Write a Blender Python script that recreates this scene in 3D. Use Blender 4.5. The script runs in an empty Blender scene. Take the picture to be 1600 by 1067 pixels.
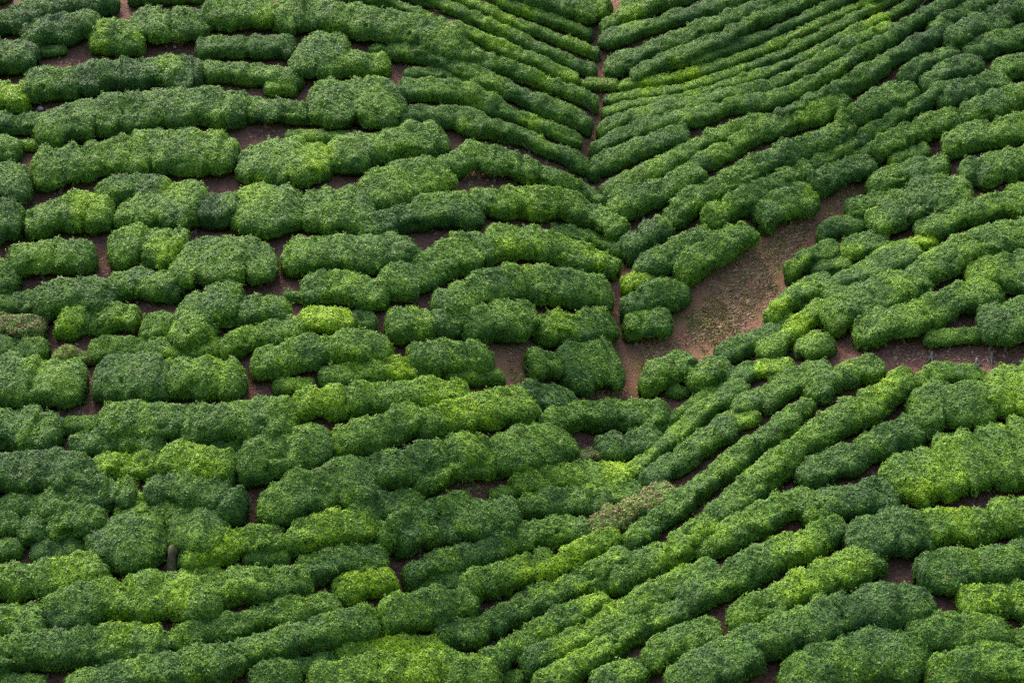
import bpy, math, random
import numpy as np
from mathutils import Vector, Matrix

rng = np.random.default_rng(7)
random.seed(7)
scene = bpy.context.scene
C = scene.collection

# ------------------------------------------------------------------ camera, light, exposure
F = 3764.0                      # focal length in photo pixels (photo 1600 x 1067)
PITCH = math.radians(-8.0)
SLOPE = math.tan(math.radians(36.0))
Y0 = 120.0
CZ = -Y0 * math.tan(PITCH)
cam_d = bpy.data.cameras.new('camera'); cam = bpy.data.objects.new('camera', cam_d); C.objects.link(cam)
cam_d.sensor_width = 36.0; cam_d.lens = 36.0 * F / 1600.0
cam_d.clip_start = 0.5; cam_d.clip_end = 3000
cam.location = (0, 0, CZ); cam.rotation_euler = (math.radians(90) + PITCH, 0, 0)
scene.camera = cam

SUN_EL = math.radians(54); SUN_AZ = math.radians(-30)      # azimuth from +Y towards +X
world = bpy.data.worlds.new('World'); scene.world = world; world.use_nodes = True
wn = world.node_tree; wn.nodes.clear()
sky = wn.nodes.new('ShaderNodeTexSky'); sky.sky_type = 'NISHITA'; sky.sun_disc = False
sky.sun_elevation = SUN_EL; sky.sun_rotation = SUN_AZ; sky.air_density = 1.0; sky.dust_density = 7.0; sky.ozone_density = 1.0
bgn = wn.nodes.new('ShaderNodeBackground'); bgn.inputs[1].default_value = 0.15
wo = wn.nodes.new('ShaderNodeOutputWorld')
wn.links.new(sky.outputs[0], bgn.inputs[0]); wn.links.new(bgn.outputs[0], wo.inputs[0])
sun_d = bpy.data.lights.new('sun', 'SUN'); sun_d.energy = 2.1; sun_d.angle = math.radians(26); sun_d.color = (1.0, 0.95, 0.86)
sun = bpy.data.objects.new('sun', sun_d); C.objects.link(sun)
sd = Vector((math.sin(SUN_AZ) * math.cos(SUN_EL), math.cos(SUN_AZ) * math.cos(SUN_EL), math.sin(SUN_EL)))
sun.rotation_euler = sd.to_track_quat('Z', 'Y').to_euler(); sun.location = (-40, 60, 120)
scene.view_settings.view_transform = 'Standard'; scene.view_settings.look = 'None'
scene.view_settings.exposure = 2.2; scene.view_settings.gamma = 1.0; scene.view_settings.use_curve_mapping = False
scene.render.engine = 'CYCLES'
scene.cycles.max_bounces = 5; scene.cycles.diffuse_bounces = 3; scene.cycles.glossy_bounces = 1
scene.cycles.transmission_bounces = 2; scene.cycles.use_denoising = False

# ------------------------------------------------------------------ noise
_T = rng.random((64, 64, 64)).astype(np.float64)
def vnoise(p):
    p = np.asarray(p, float); i = np.floor(p).astype(int); f = p - i; f = f * f * (3 - 2 * f)
    r = 0
    for dx in (0, 1):
        wx = f[..., 0] if dx else 1 - f[..., 0]
        for dy in (0, 1):
            wy = f[..., 1] if dy else 1 - f[..., 1]
            for dz in (0, 1):
                wz = f[..., 2] if dz else 1 - f[..., 2]
                r = r + wx * wy * wz * _T[(i[..., 0] + dx) & 63, (i[..., 1] + dy) & 63, (i[..., 2] + dz) & 63]
    return r * 2 - 1
def fbm(p, n=3):
    a, s, r = 1.0, 1.0, 0
    for k in range(n):
        r = r + a * vnoise(np.asarray(p) * s + 17.3 * k); a *= .5; s *= 2.03
    return r

# ------------------------------------------------------------------ terrain
cp, sp_ = math.cos(PITCH), math.sin(PITCH)
CR = np.array([1.0, 0, 0]); CF = np.array([0, cp, sp_]); CU = np.array([0, -sp_, cp])
def rays(px):
    px = np.asarray(px, float)
    d = CF + ((px[..., 0:1] - 800) / F) * CR + ((533.5 - px[..., 1:2]) / F) * CU
    return d
def plane_pt(px):
    d = rays(px); t = (CZ + SLOPE * Y0) / (SLOPE * d[..., 1] - d[..., 2])
    return (d * t[..., None])[..., :2]
GULLY = plane_pt(np.array([(925, -260), (928, -40), (936, 60), (938, 130), (926, 215), (945, 300), (976, 410), (966, 520), (962, 590)]))
CLEAR = plane_pt(np.array([(1390, 250), (1310, 330), (1200, 420), (1100, 490), (1000, 560), (962, 590)]))
LOWER = plane_pt(np.array([(962, 590), (990, 690), (960, 790), (870, 900), (800, 990), (760, 1100)]))
def dpoly(x, y, P):
    best = np.full(x.shape, 1e9)
    for a, b in zip(P[:-1], P[1:]):
        ab = b - a; t = np.clip(((x - a[0]) * ab[0] + (y - a[1]) * ab[1]) / (ab @ ab), 0, 1)
        best = np.minimum(best, np.hypot(x - a[0] - t * ab[0], y - a[1] - t * ab[1]))
    return best
def height(x, y):
    yy = np.where(y < 70, 70 + (y - 70) * 0.35, y)
    z = (yy - Y0) * SLOPE
    dg = np.sqrt(dpoly(x, y, GULLY) ** 2 + 0.6); along = 1 / (1 + np.exp(-(y - 124) / 4.5)); z = z - (.6 + 3.6 * along) * np.exp(-dg / 7.0) - 0.25 * along * np.exp(-(dg / .9) ** 2)
    dc = dpoly(x, y, CLEAR); z = z - 1.3 * np.exp(-(dc / 4.5) ** 2)
    dl = dpoly(x, y, LOWER); z = z - 1.3 * np.exp(-(dl / 7.0) ** 2)
    z = z + 1.2 * np.exp(-(((x + 9) / 9) ** 2 + ((y - 121) / 11) ** 2))          # blunt spur left of the gully
    p = np.stack([x, y, np.zeros_like(x)], -1)
    return z + 0.8 * vnoise(p / 13.0) + 0.14 * vnoise(p / 3.1 + 9) + 0.09 * vnoise(p / .75 + 5)
GX = np.concatenate([np.linspace(-420, -40, 24)[:-1], np.arange(-40, 40.01, .3), np.linspace(40, 420, 25)[1:]])
GY = np.concatenate([np.linspace(30, 86, 24)[:-1], np.arange(86, 172, .3), np.linspace(172, 420, 24)[1:]])
MX, MY = np.meshgrid(GX, GY, indexing='ij'); MZ = height(MX, MY)
NX, NY = len(GX), len(GY)
RX = np.arange(-40, 40, .2); RY = np.arange(84, 180, .2)
_a, _b = np.meshgrid(RX, RY, indexing='ij'); RZ = height(_a, _b)
def H(x, y):
    u = np.clip((x - RX[0]) / .2, 0, len(RX) - 1.001); v = np.clip((y - RY[0]) / .2, 0, len(RY) - 1.001)
    i = u.astype(int); j = v.astype(int); a = u - i; b = v - j
    return (RZ[i, j] * (1 - a) * (1 - b) + RZ[i + 1, j] * a * (1 - b) + RZ[i, j + 1] * (1 - a) * b + RZ[i + 1, j + 1] * a * b)
def unproject(px):
    d = rays(px); d = d / d[..., 1:2]
    dx, dz = d[..., 0], d[..., 2]
    lo = np.full(dx.shape, 85.0); hi = np.full(dx.shape, 178.0); done = np.zeros(dx.shape, bool)
    prev = lo.copy()
    for yv in np.arange(86, 178, .8):
        g = CZ + dz * yv - H(dx * yv, np.full(dx.shape, yv))
        hit = (~done) & (g < 0); lo[hit] = yv - .8; hi[hit] = yv; done |= hit
    for _ in range(14):
        m = (lo + hi) / 2; g = CZ + dz * m - H(dx * m, m); up = g > 0
        lo = np.where(up, m, lo); hi = np.where(up, hi, m)
    return np.stack([dx * hi, hi, H(dx * hi, hi)], -1)
def tnormal(P, e=.6):
    x, y = P[..., 0], P[..., 1]
    n = np.stack([-(H(x + e, y) - H(x - e, y)) / (2 * e), -(H(x, y + e) - H(x, y - e)) / (2 * e), np.ones_like(x)], -1)
    return n / np.linalg.norm(n, axis=-1, keepdims=True)
def project(P):
    q = np.asarray(P) - np.array([0, 0, CZ]); dep = q @ CF
    return np.stack([800 + F * (q @ CR) / dep, 533.5 - F * (q @ CU) / dep], -1)

# ------------------------------------------------------------------ materials
def mat(name):
    m = bpy.data.materials.new(name); m.use_nodes = True; nt = m.node_tree; nt.nodes.clear()
    return m, nt, nt.nodes.new('ShaderNodeOutputMaterial')
def N(nt, t, **k):
    n = nt.nodes.new(t)
    for a, b in k.items():
        setattr(n, a, b)
    return n
def ramp(nt, stops):
    r = N(nt, 'ShaderNodeValToRGB'); e = r.color_ramp.elements
    while len(e) < len(stops): e.new(.5)
    for q, (pos, c) in zip(e, stops): q.position = pos; q.color = (*c, 1)
    return r
def noise(nt, vec, scale, det=4, rough=.6):
    n = N(nt, 'ShaderNodeTexNoise'); n.inputs['Scale'].default_value = scale; n.inputs['Detail'].default_value = det
    n.inputs['Roughness'].default_value = rough; nt.links.new(vec, n.inputs['Vector']); return n
def math_(nt, op, a, b=None, clamp=False):
    n = N(nt, 'ShaderNodeMath', operation=op, use_clamp=clamp)
    for i, v in enumerate((a, b)):
        if v is None: continue
        if isinstance(v, (int, float)): n.inputs[i].default_value = v
        else: nt.links.new(v, n.inputs[i])
    return n.outputs[0]
def mixc(nt, f, a, b, mode='MIX'):
    n = N(nt, 'ShaderNodeMix', data_type='RGBA', blend_type=mode)
    for s, v in ((n.inputs[0], f), (n.inputs[6], a), (n.inputs[7], b)):
        if isinstance(v, (int, float)): s.default_value = v
        elif isinstance(v, tuple): s.default_value = (*v, 1)
        else: nt.links.new(v, s)
    return n.outputs[2]

LEAF_STOPS = [(0.0, (.018, .043, .016)), (.28, (.031, .076, .016)), (.52, (.060, .125, .015)), (.78, (.112, .200, .011)), (1.0, (.185, .280, .009))]
def leaf_material(name, leaf):
    m, nt, out = mat(name); L = nt.links
    fl = N(nt, 'ShaderNodeAttribute', attribute_name='flush'); dr = N(nt, 'ShaderNodeAttribute', attribute_name='dry')
    lv = N(nt, 'ShaderNodeAttribute', attribute_name='leafvar'); rnd = lv.outputs['Fac']
    v = math_(nt, 'ADD', fl.outputs['Fac'], math_(nt, 'MULTIPLY', math_(nt, 'SUBTRACT', rnd, .5), .44), True)
    r = ramp(nt, LEAF_STOPS); L.new(v, r.inputs[0])
    rd = ramp(nt, [(0, (.05, .026, .014)), (.5, (.11, .075, .03)), (1, (.26, .21, .12))]); L.new(rnd, rd.inputs[0])
    r2 = math_(nt, 'FRACT', math_(nt, 'MULTIPLY', rnd, 37.0))
    col = mixc(nt, math_(nt, 'MULTIPLY', math_(nt, 'GREATER_THAN', dr.outputs['Fac'], r2), .85), r.outputs[0], rd.outputs[0])
    b = N(nt, 'ShaderNodeBsdfPrincipled')
    if leaf: L.new(col, b.inputs['Base Color'])
    else:
        geo = N(nt, 'ShaderNodeNewGeometry'); vo = N(nt, 'ShaderNodeTexVoronoi'); vo.inputs['Scale'].default_value = 17; L.new(geo.outputs['Position'], vo.inputs['Vector'])
        cs = N(nt, 'ShaderNodeSeparateColor'); L.new(vo.outputs['Color'], cs.inputs[0])
        vv = math_(nt, 'ADD', fl.outputs['Fac'], math_(nt, 'MULTIPLY', math_(nt, 'SUBTRACT', cs.outputs[0], .62), .6), True); r3 = ramp(nt, LEAF_STOPS); L.new(vv, r3.inputs[0])
        L.new(mixc(nt, math_(nt, 'GREATER_THAN', cs.outputs[1], .72), r3.outputs[0], (.010, .020, .006)), b.inputs['Base Color'])  # dark cells: inner twigs, plus shade between leaves painted into the colour
        bp = N(nt, 'ShaderNodeBump'); bp.inputs['Strength'].default_value = 1; bp.inputs['Distance'].default_value = .05; L.new(cs.outputs[2], bp.inputs['Height']); L.new(bp.outputs[0], b.inputs['Normal'])
    b.inputs['Roughness'].default_value = .6 if leaf else .8
    b.inputs['Specular IOR Level'].default_value = .09 if leaf else .05
    if leaf:
        tr = N(nt, 'ShaderNodeBsdfTranslucent'); L.new(mixc(nt, 1.0, col, (1.2, 1.35, .6), 'MULTIPLY'), tr.inputs[0])
        mx = N(nt, 'ShaderNodeMixShader'); mx.inputs[0].default_value = .28
        L.new(b.outputs[0], mx.inputs[1]); L.new(tr.outputs[0], mx.inputs[2]); L.new(mx.outputs[0], out.inputs[0])
    else:
        L.new(b.outputs[0], out.inputs[0])
    return m
M_LEAF = leaf_material('tea_leaves', True)
M_BODY = leaf_material('tea_bush_interior_shade', False)

def soil_material():
    m, nt, out = mat('hillside_soil'); L = nt.links
    geo = N(nt, 'ShaderNodeNewGeometry'); pos = geo.outputs['Position']
    n1 = noise(nt, pos, .55, 5); n2 = noise(nt, pos, 5.5, 6, .7); n3 = noise(nt, pos, 28, 4, .7)
    r1 = ramp(nt, [(.3, (.060, .030, .023)), (.5, (.100, .052, .038)), (.68, (.160, .100, .074))]); L.new(n2.outputs[0], r1.inputs[0])
    r2 = ramp(nt, [(.35, (.62, .58, .58)), (.65, (1.25, 1.2, 1.15))]); L.new(n3.outputs[0], r2.inputs[0])
    c = mixc(nt, 1.0, r1.outputs[0], r2.outputs[0], 'MULTIPLY')
    cl = N(nt, 'ShaderNodeAttribute', attribute_name='clearing')
    rg = ramp(nt, [(.36, (.110, .100, .030)), (.47, (.165, .100, .048)), (.60, (.19, .105, .068)), (.72, (.27, .085, .03))]); 
    n4 = noise(nt, pos, 1.3, 5, .65); L.new(n4.outputs[0], rg.inputs[0])
    c2 = mixc(nt, 1.0, rg.outputs[0], r2.outputs[0], 'MULTIPLY')
    c = mixc(nt, math_(nt, 'MULTIPLY', cl.outputs['Fac'], .75), c, c2)
    b = N(nt, 'ShaderNodeBsdfPrincipled'); L.new(c, b.inputs['Base Color']); b.inputs['Roughness'].default_value = .95
    b.inputs['Specular IOR Level'].default_value = .1
    bp = N(nt, 'ShaderNodeBump'); bp.inputs['Strength'].default_value = 1.0; bp.inputs['Distance'].default_value = .12
    L.new(n2.outputs[0], bp.inputs['Height']); L.new(bp.outputs[0], b.inputs['Normal']); L.new(b.outputs[0], out.inputs[0])
    return m
def simple(name, stops, scale=8, rough=.85, spec=.15, attr=None, bump=0):
    m, nt, out = mat(name); L = nt.links
    if attr:
        s = N(nt, 'ShaderNodeAttribute', attribute_name=attr).outputs['Fac']
    else:
        tc = N(nt, 'ShaderNodeTexCoord'); nn = noise(nt, tc.outputs['Object'], scale, 6, .65); s = nn.outputs[0]
    r = ramp(nt, stops); L.new(s, r.inputs[0])
    b = N(nt, 'ShaderNodeBsdfPrincipled'); L.new(r.outputs[0], b.inputs['Base Color'])
    b.inputs['Roughness'].default_value = rough; b.inputs['Specular IOR Level'].default_value = spec
    if bump:
        bp = N(nt, 'ShaderNodeBump'); bp.inputs['Strength'].default_value = bump; bp.inputs['Distance'].default_value = .03
        L.new(s, bp.inputs['Height']); L.new(bp.outputs[0], b.inputs['Normal'])
    L.new(b.outputs[0], out.inputs[0]); return m
M_SOIL = soil_material()
M_BARK = simple('tea_stem_bark', [(.3, (.05, .042, .034)), (.55, (.13, .115, .095)), (.75, (.27, .25, .22))], 14, bump=.5)
M_STUMP = simple('mossy_stump_bark', [(.3, (.018, .020, .008)), (.5, (.048, .044, .020)), (.7, (.085, .075, .040))], 5, bump=.8)
M_ROCK = simple('weathered_rock', [(.3, (.08, .075, .07)), (.5, (.19, .18, .17)), (.72, (.33, .31, .30))], 5, bump=.8)
M_LITTER = simple('dead_leaf_litter', [(0, (.030, .017, .014)), (.4, (.090, .050, .038)), (.7, (.16, .10, .075)), (1, (.30, .22, .175))], attr='shade')
M_STRAW = simple('dry_grass_blades', [(0, (.11, .08, .03)), (.5, (.24, .165, .075)), (1, (.36, .27, .16))], attr='shade')
M_WEED = simple('weed_blades', [(0, (.07, .09, .02)), (.5, (.16, .17, .04)), (1, (.26, .23, .08))], attr='shade')
M_FAR = simple('far_slope_grass', [(.3, (.03, .06, .02)), (.6, (.06, .10, .03))], .2)

# ------------------------------------------------------------------ mesh helpers
def mesh_obj(name, V, Fc, m, parent=None, smooth=False, attrs=None):
    me = bpy.data.meshes.new(name)
    V = np.asarray(V, np.float32)
    if isinstance(Fc, tuple):                              # quads and triangles together
        Q, Tr = Fc; nq, nt_ = len(Q), len(Tr)
        me.vertices.add(len(V)); me.vertices.foreach_set('co', V.ravel()); me.loops.add(nq * 4 + nt_ * 3)
        me.loops.foreach_set('vertex_index', np.concatenate([Q.ravel(), Tr.ravel()]).astype(np.int32)); me.polygons.add(nq + nt_)
        me.polygons.foreach_set('loop_start', np.concatenate([np.arange(0, nq * 4, 4), nq * 4 + np.arange(0, nt_ * 3, 3)]).astype(np.int32))
    elif isinstance(Fc, np.ndarray):
        k = Fc.shape[1]; nf = len(Fc)
        me.vertices.add(len(V)); me.vertices.foreach_set('co', V.ravel())
        me.loops.add(nf * k); me.loops.foreach_set('vertex_index', Fc.astype(np.int32).ravel())
        me.polygons.add(nf); me.polygons.foreach_set('loop_start', np.arange(0, nf * k, k, dtype=np.int32))
    else:
        me.from_pydata([tuple(map(float, v)) for v in V], [], Fc)
    me.update(calc_edges=True)
    for an, av in (attrs or {}).items():
        a = me.attributes.new(an, 'FLOAT', 'POINT'); a.data.foreach_set('value', np.asarray(av, np.float32))
    me.materials.append(m)
    if smooth: me.polygons.foreach_set('use_smooth', np.ones(len(me.polygons), bool))
    o = bpy.data.objects.new(name, me); C.objects.link(o)
    if parent: o.parent = parent
    return o
def grid_faces(nx, ny):
    i, j = np.meshgrid(np.arange(nx - 1), np.arange(ny - 1), indexing='ij'); a = (i * ny + j).ravel()
    return np.stack([a, a + ny, a + ny + 1, a + 1], 1)
def tag(o, label, cat, group=None):
    o['label'] = label; o['category'] = cat
    if group: o['group'] = group

# ------------------------------------------------------------------ ground
P = np.stack([MX, MY, MZ], -1).reshape(-1, 3)
CLEARPX = [(1330, 310, 30), (1290, 345, 48), (1240, 385, 58), (1190, 425, 62), (1140, 475, 66), (1090, 515, 66), (1040, 555, 55), (990, 590, 45), (930, 615, 30), (800, 575, 35)]
pp = project(P); cl = np.zeros(len(P))
for x, y, r in CLEARPX:
    cl = np.maximum(cl, np.clip(1.5 - np.hypot(pp[:, 0] - x, pp[:, 1] - y) / r, 0, 1))
hill = mesh_obj('hillside', P, grid_faces(NX, NY), M_SOIL, smooth=True, attrs={'clearing': cl}); hill['kind'] = 'structure'
gx = np.linspace(-420, 420, 40); gy = np.linspace(-220, 32, 40)
ax, ay = np.meshgrid(gx, gy, indexing='ij')
z0 = float(height(np.array([0.]), np.array([30.]))[0]) - 3
az = z0 + (CZ - 1.7 - z0) * np.clip((32 - ay) / 32, 0, 1) ** 1.2 + np.clip(-ay, 0, 400) * .35
far = mesh_obj('opposite_slope', np.stack([ax, ay, az], -1).reshape(-1, 3), grid_faces(40, 40), M_FAR, smooth=True); far['kind'] = 'structure'

# ------------------------------------------------------------------ tea hedges: tone, thickness, spine (photo pixels, cast onto the hillside)
HEDGES = """
3 46 -40,52 30,33 95,18 188,5
3 30 -40,12 14,-6
3 52 38,66 80,52 130,44 162,44
8 62 148,62 227,62
4 62 -40,92 60,94
6 24 61,83 98,81
5 62 208,46 332,42
5 28 204,1 322,-4
6 50 320,28 380,30 438,27
5 60 432,32 500,30 560,38 630,50 690,70 740,91,40 800,113,32 850,132,30 900,149,30 934,170,30
5 28 530,-8 600,8 640,20 680,38
6 28 684,37 735,57 770,72 800,85 840,100 870,115 904,129
4 26 630,-8 660,2 710,18 750,36 800,59 840,78 880,95 932,119
7 24 690,-5 750,15 800,37 850,56 900,74 936,89
5 25 735,-14 800,13 850,30 890,45 926,59
4 32 780,-16 830,4 897,26
8 36 900,25 948,20
e8 24 908,131 968,136
6 24 574,80 610,82
4 36 604,84 650,85 700,104 750,124 800,147 850,168 890,185 924,206
4 24 632,117 680,117 720,130 780,154
6 42 622,140 680,146 720,150 760,166 800,184,32 850,201,28 908,224,28
5 78 480,168 550,165 625,158
4 38 610,186 680,185 740,193 800,210,32 850,231,30 890,248,30 933,278,30
5 62 510,250 570,240 640,228 692,222
6 78 572,316 640,290 697,265
5 30 688,268,44 740,257,52 800,263,46 850,279,36 900,297,30 946,325,28
5 48 735,318 800,318 870,322 920,341 976,370
3 50 553,368 620,350 690,326 748,332
6 66 598,452 660,430 720,406,60 780,388,52 840,386,48 900,402,48 964,424,46
4 30 866,362 920,376 978,398
5 62 681,490 740,464 800,448 870,450 955,464
6 56 722,524 780,502 838,497
5 56 842,515 964,512
4 74 872,575 968,571
6 46 826,573 866,571
4 66 -40,292 52,290
6 68 50,274 130,258 220,245 300,240 374,246
6 86 378,257 440,259 514,256
5 68 56,213 120,194 200,181 300,172 390,180
3 40 -40,196 70,196
5 44 -40,232 36,236
6 22 32,229 64,229
3 58 114,131 200,119 322,118
5 62 32,139 122,133
8 50 -40,156 42,159
5 40 316,112 390,118 440,125 474,130
4 40 306,79 390,75 464,78
4 78 466,92 548,95
8 46 518,102 604,104
4 44 383,172 480,181
7 30 416,138 460,142
6 24 452,216 548,216
4 66 -40,346 42,346
6 62 48,356 120,336 180,341
3 52 156,306 220,300 268,311
6 62 186,348,54 250,331,74 330,327,80
2 62 318,331 378,331
6 82 368,330 478,331
6 58 15,413 80,405 152,405
5 60 -40,437 33,440
6 66 170,393 230,386 288,396
5 80 282,410 360,411 434,410
5 62 440,409 520,402 600,400 648,396
5 80 477,334 540,332 580,330
3 60 53,481 120,466 188,471
7 50 88,509 150,501 220,500
5 50 173,456 220,446 284,456
7 46 226,516 280,513
7 90 276,507 342,502
5 80 322,476 380,481
5 50 370,491 456,489
5 40 -40,475 53,476
d6 42 -40,511 74,516
6 52 470,456 540,452 604,466
6 22 443,462 475,466
10 40 468,502 555,504
5 32 547,501 590,508
7 45 343,553 400,531 472,515
6 60 602,512 685,510
4 52 678,510 742,506
4 38 -40,546 79,549
7 38 138,549 220,545 300,548 347,546
d5 26 86,559 152,561
6 52 393,577 450,561 520,548 610,545
7 42 501,591 560,586 610,579 655,581
5 24 648,592 676,590
6 56 643,561 762,561
6 32 698,589 788,591
6 26 426,604 490,603
4 76 -40,600 60,600 135,603
3 76 146,596 274,596
5 68 263,593 387,591
5 66 -40,676 100,676
6 32 98,668 174,666
5 64 161,661 302,663
5 68 284,669 380,661 470,653
7 52 463,636 560,626 650,621 737,619
7 60 651,674 720,652 780,637 842,641
3 50 813,626 900,629
6 60 517,698 590,682 657,651
5 70 368,738 430,713 518,692
4 45 116,701 185,690 260,706
7 46 143,729 254,729
8 62 253,726 364,731
5 30 328,706 402,701
4 68 -40,746 70,739 152,756
5 62 563,742 630,736 700,713 770,709
6 50 648,762 710,737 777,727
4 75 403,803 470,777 530,757 604,767
5 50 543,817 600,797 664,786
5 76 772,723 830,702 884,690
4 50 852,670 910,651 970,651 1047,652
3 52 932,707 985,696 1033,681
d5 28 873,721 938,713
7 46 806,757 870,749 950,746 990,752
6 42 902,777 1005,768
4 46 812,797 880,786 957,793
6 26 763,773 810,771
4 65 703,824 760,813 810,813
6 48 588,848 650,812 734,791
4 48 618,857 660,836 718,831
7 60 447,853 510,831 584,826
7 50 281,882 350,857 400,846 450,846
7 30 383,872 454,873
3 50 463,897 530,881 608,876
9 48 520,927 570,916 618,906
6 58 338,927 410,913 484,909
6 36 276,906 347,901
4 62 -40,1032 80,1018 180,1008 272,1002
5 50 264,1007 340,986 430,963 527,945
5 58 110,1078 230,1052 330,1036 430,1011 520,986 594,973
6 34 -40,1074 72,1072
5 42 396,1068 450,1047 527,1036
9 42 527,1016 600,1016 708,1011
7 58 490,1068 600,1054 700,1050 786,1056
6 62 590,967 660,956 745,940
4 42 646,925 738,906
5 45 632,907 680,886 733,872
4 50 724,877 800,851 860,833 924,831
7 55 722,922 790,901 872,880
4 50 686,993 750,981 820,951 900,915 988,868
7 46 858,898 905,869 968,838
d6 48 926,831 990,801 1058,767
5 48 760,1038 830,1001 880,971 946,940
5 48 814,1048 890,1006 965,966 1050,921 1114,887
6 48 924,920 975,896 1030,872 1066,861
4 46 985,853 1030,816 1080,776 1140,731 1185,691
6 40 986,744 1030,706 1075,671 1120,632 1168,604
4 44 1012,755 1070,716 1120,676 1152,667
6 28 1026,675 1065,646 1130,601
9 30 1120,661 1182,652
4 40 1148,641 1202,614
6 50 1001,610 1040,586 1084,564
5 52 1070,597 1142,570
4 36 1133,597 1187,575
9 32 1170,581 1240,575
6 22 1041,613 1075,612
4 40 1125,560 1170,541 1210,521 1244,498
5 44 1190,626 1240,601 1300,577
6 44 1256,618 1310,592 1380,570
6 56 1046,869 1100,827 1150,787 1210,737 1270,691 1330,651 1390,617 1428,590
4 42 1182,700 1225,667 1260,634
4 52 1250,748 1320,721 1390,691 1457,667
7 36 1427,606 1480,586 1540,590
6 74 1422,645 1480,633 1555,640
7 72 1538,621 1645,615
6 80 1387,764 1450,736 1530,716 1645,706
5 48 1092,865 1140,832 1200,802 1272,779
5 52 1060,948 1130,913 1200,881 1265,849 1318,820
4 55 1256,802 1320,786 1396,774
4 72 1326,856 1400,832 1458,831
7 56 1438,831 1558,821
6 56 1548,815 1645,806
4 66 1430,902 1532,886
4 62 1520,891 1645,871
6 58 1136,973 1200,951 1260,917 1320,892 1372,872
4 68 1045,1072 1120,1037 1190,1006 1260,981 1340,956 1460,946
5 70 1222,1064 1300,1036 1380,1021 1458,1032
5 60 1420,996 1490,986 1578,990
7 55 1495,947 1560,936 1645,930
6 60 1450,1066 1530,1038 1645,1042
5 40 1583,1001 1645,996
5 48 840,1074 935,1023 1000,981 1076,947
6 56 1005,1039 1060,1009 1128,984
4 45 928,1074 1003,1045
5 26 786,1062 818,1056
5 36 938,52 975,31 1030,11 1085,-10
4 30 938,64 1000,48 1070,28 1140,8 1190,-12
4 34 943,113 1000,91 1060,66 1120,43 1190,16 1260,-16
5 34 984,124 1050,97 1120,69 1180,38 1245,10 1300,-14
4 26 1082,101 1130,84 1190,62 1260,31 1345,-8
8 22 968,136 1040,126 1100,112 1150,96 1200,77 1270,46 1340,14 1385,-8
6 19 944,159 1000,149 1060,142 1130,121 1200,96 1280,59 1340,28 1410,-8
6 20 941,180 985,167 1050,160 1120,140 1200,115 1270,85 1340,50 1400,22 1455,-8
6 30 934,214 970,193 1030,178 1100,162 1150,149 1210,136 1270,106 1340,69 1395,44
5 32 926,240 960,222 1000,205 1045,191
6 32 1036,196 1095,181 1150,168 1210,160 1280,128 1340,92 1402,60
4 38 931,265 990,239 1070,211
6 36 946,304 1000,278 1050,255 1100,228 1150,207 1207,189
3 34 1207,194 1260,166 1320,140 1380,101 1440,72 1492,48
5 50 955,332 1010,313 1060,291 1098,271
6 36 1084,263 1140,233 1190,206 1255,188 1320,160
5 48 1040,347 1090,316 1140,291 1204,254
4 48 980,397 1010,376 1044,355
4 46 986,432 1040,408 1114,367
9 40 970,450 1022,430
5 46 1103,351 1150,322 1210,295 1268,269
4 46 1194,263 1250,241 1300,221 1334,199
5 44 1312,197 1365,173 1433,141
5 36 1408,130 1450,101 1494,81
4 38 1442,137 1490,111 1532,100
4 34 1266,268 1330,233 1390,196 1440,166 1482,139
4 46 1467,158 1520,141 1578,130
3 46 1485,70 1530,46 1580,35
5 42 1512,88 1560,71 1645,50
4 34 1455,50 1500,27 1556,4
4 34 1388,60 1440,34 1500,2
5 42 1556,115 1645,95
3 45 1543,32 1645,4
6 44 1362,247 1400,223 1450,201 1503,190
6 48 1502,184 1560,166 1645,136
6 48 1472,233 1530,216 1645,191
5 32 1292,270 1340,249 1372,231
7 32 1385,260 1448,237
5 44 1352,298 1410,277 1483,262
4 50 1497,278 1560,263 1645,246
6 60 1183,348 1225,324 1275,312
6 56 1058,435 1110,402 1167,367
4 46 1266,294 1310,279 1360,262
3 50 970,488 1015,469 1071,462
4 50 974,513 1050,508
4 42 1322,340 1365,321 1411,316
3 36 1278,377 1310,359 1351,347
5 60 1355,358 1400,337 1450,312 1510,305
6 44 1437,363 1500,337 1560,326 1645,321
8 36 1576,311 1645,295
5 40 1226,433 1260,409 1313,389
5 40 1316,397 1350,386 1388,381
4 32 1270,426 1327,415
8 32 1363,402 1410,389 1458,379
5 42 1279,470 1330,439 1385,416 1441,397
6 46 1206,503 1245,467 1295,444
7 44 1190,552 1215,540 1255,506 1293,478
6 62 1290,502 1340,479 1400,453 1453,440
5 58 1437,432 1500,399 1560,379 1645,362
6 62 1330,528 1390,509 1453,496
5 56 1437,492 1500,471 1563,454
6 62 1512,432 1570,426 1645,416
4 66 1526,516 1645,501
6 30 1448,533 1532,526
4 42 1246,546 1304,540
5 38 -40,856 38,859
5 46 -40,826 37,823
4 46 34,831 80,829
5 58 73,819 168,815
4 45 -40,802 40,793 78,801
4 55 66,797 130,781 217,772
8 42 185,796 247,790
6 45 238,801 314,801
5 75 262,834 357,831
3 60 233,769 310,771 384,802
3 36 53,863 137,861
4 80 138,866 195,851 258,852
5 40 118,881 178,886
7 60 -40,913 70,906 168,890
5 56 -40,971 82,976
5 70 76,964 140,946 204,935
7 72 188,941 260,931 344,946
"""
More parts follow.
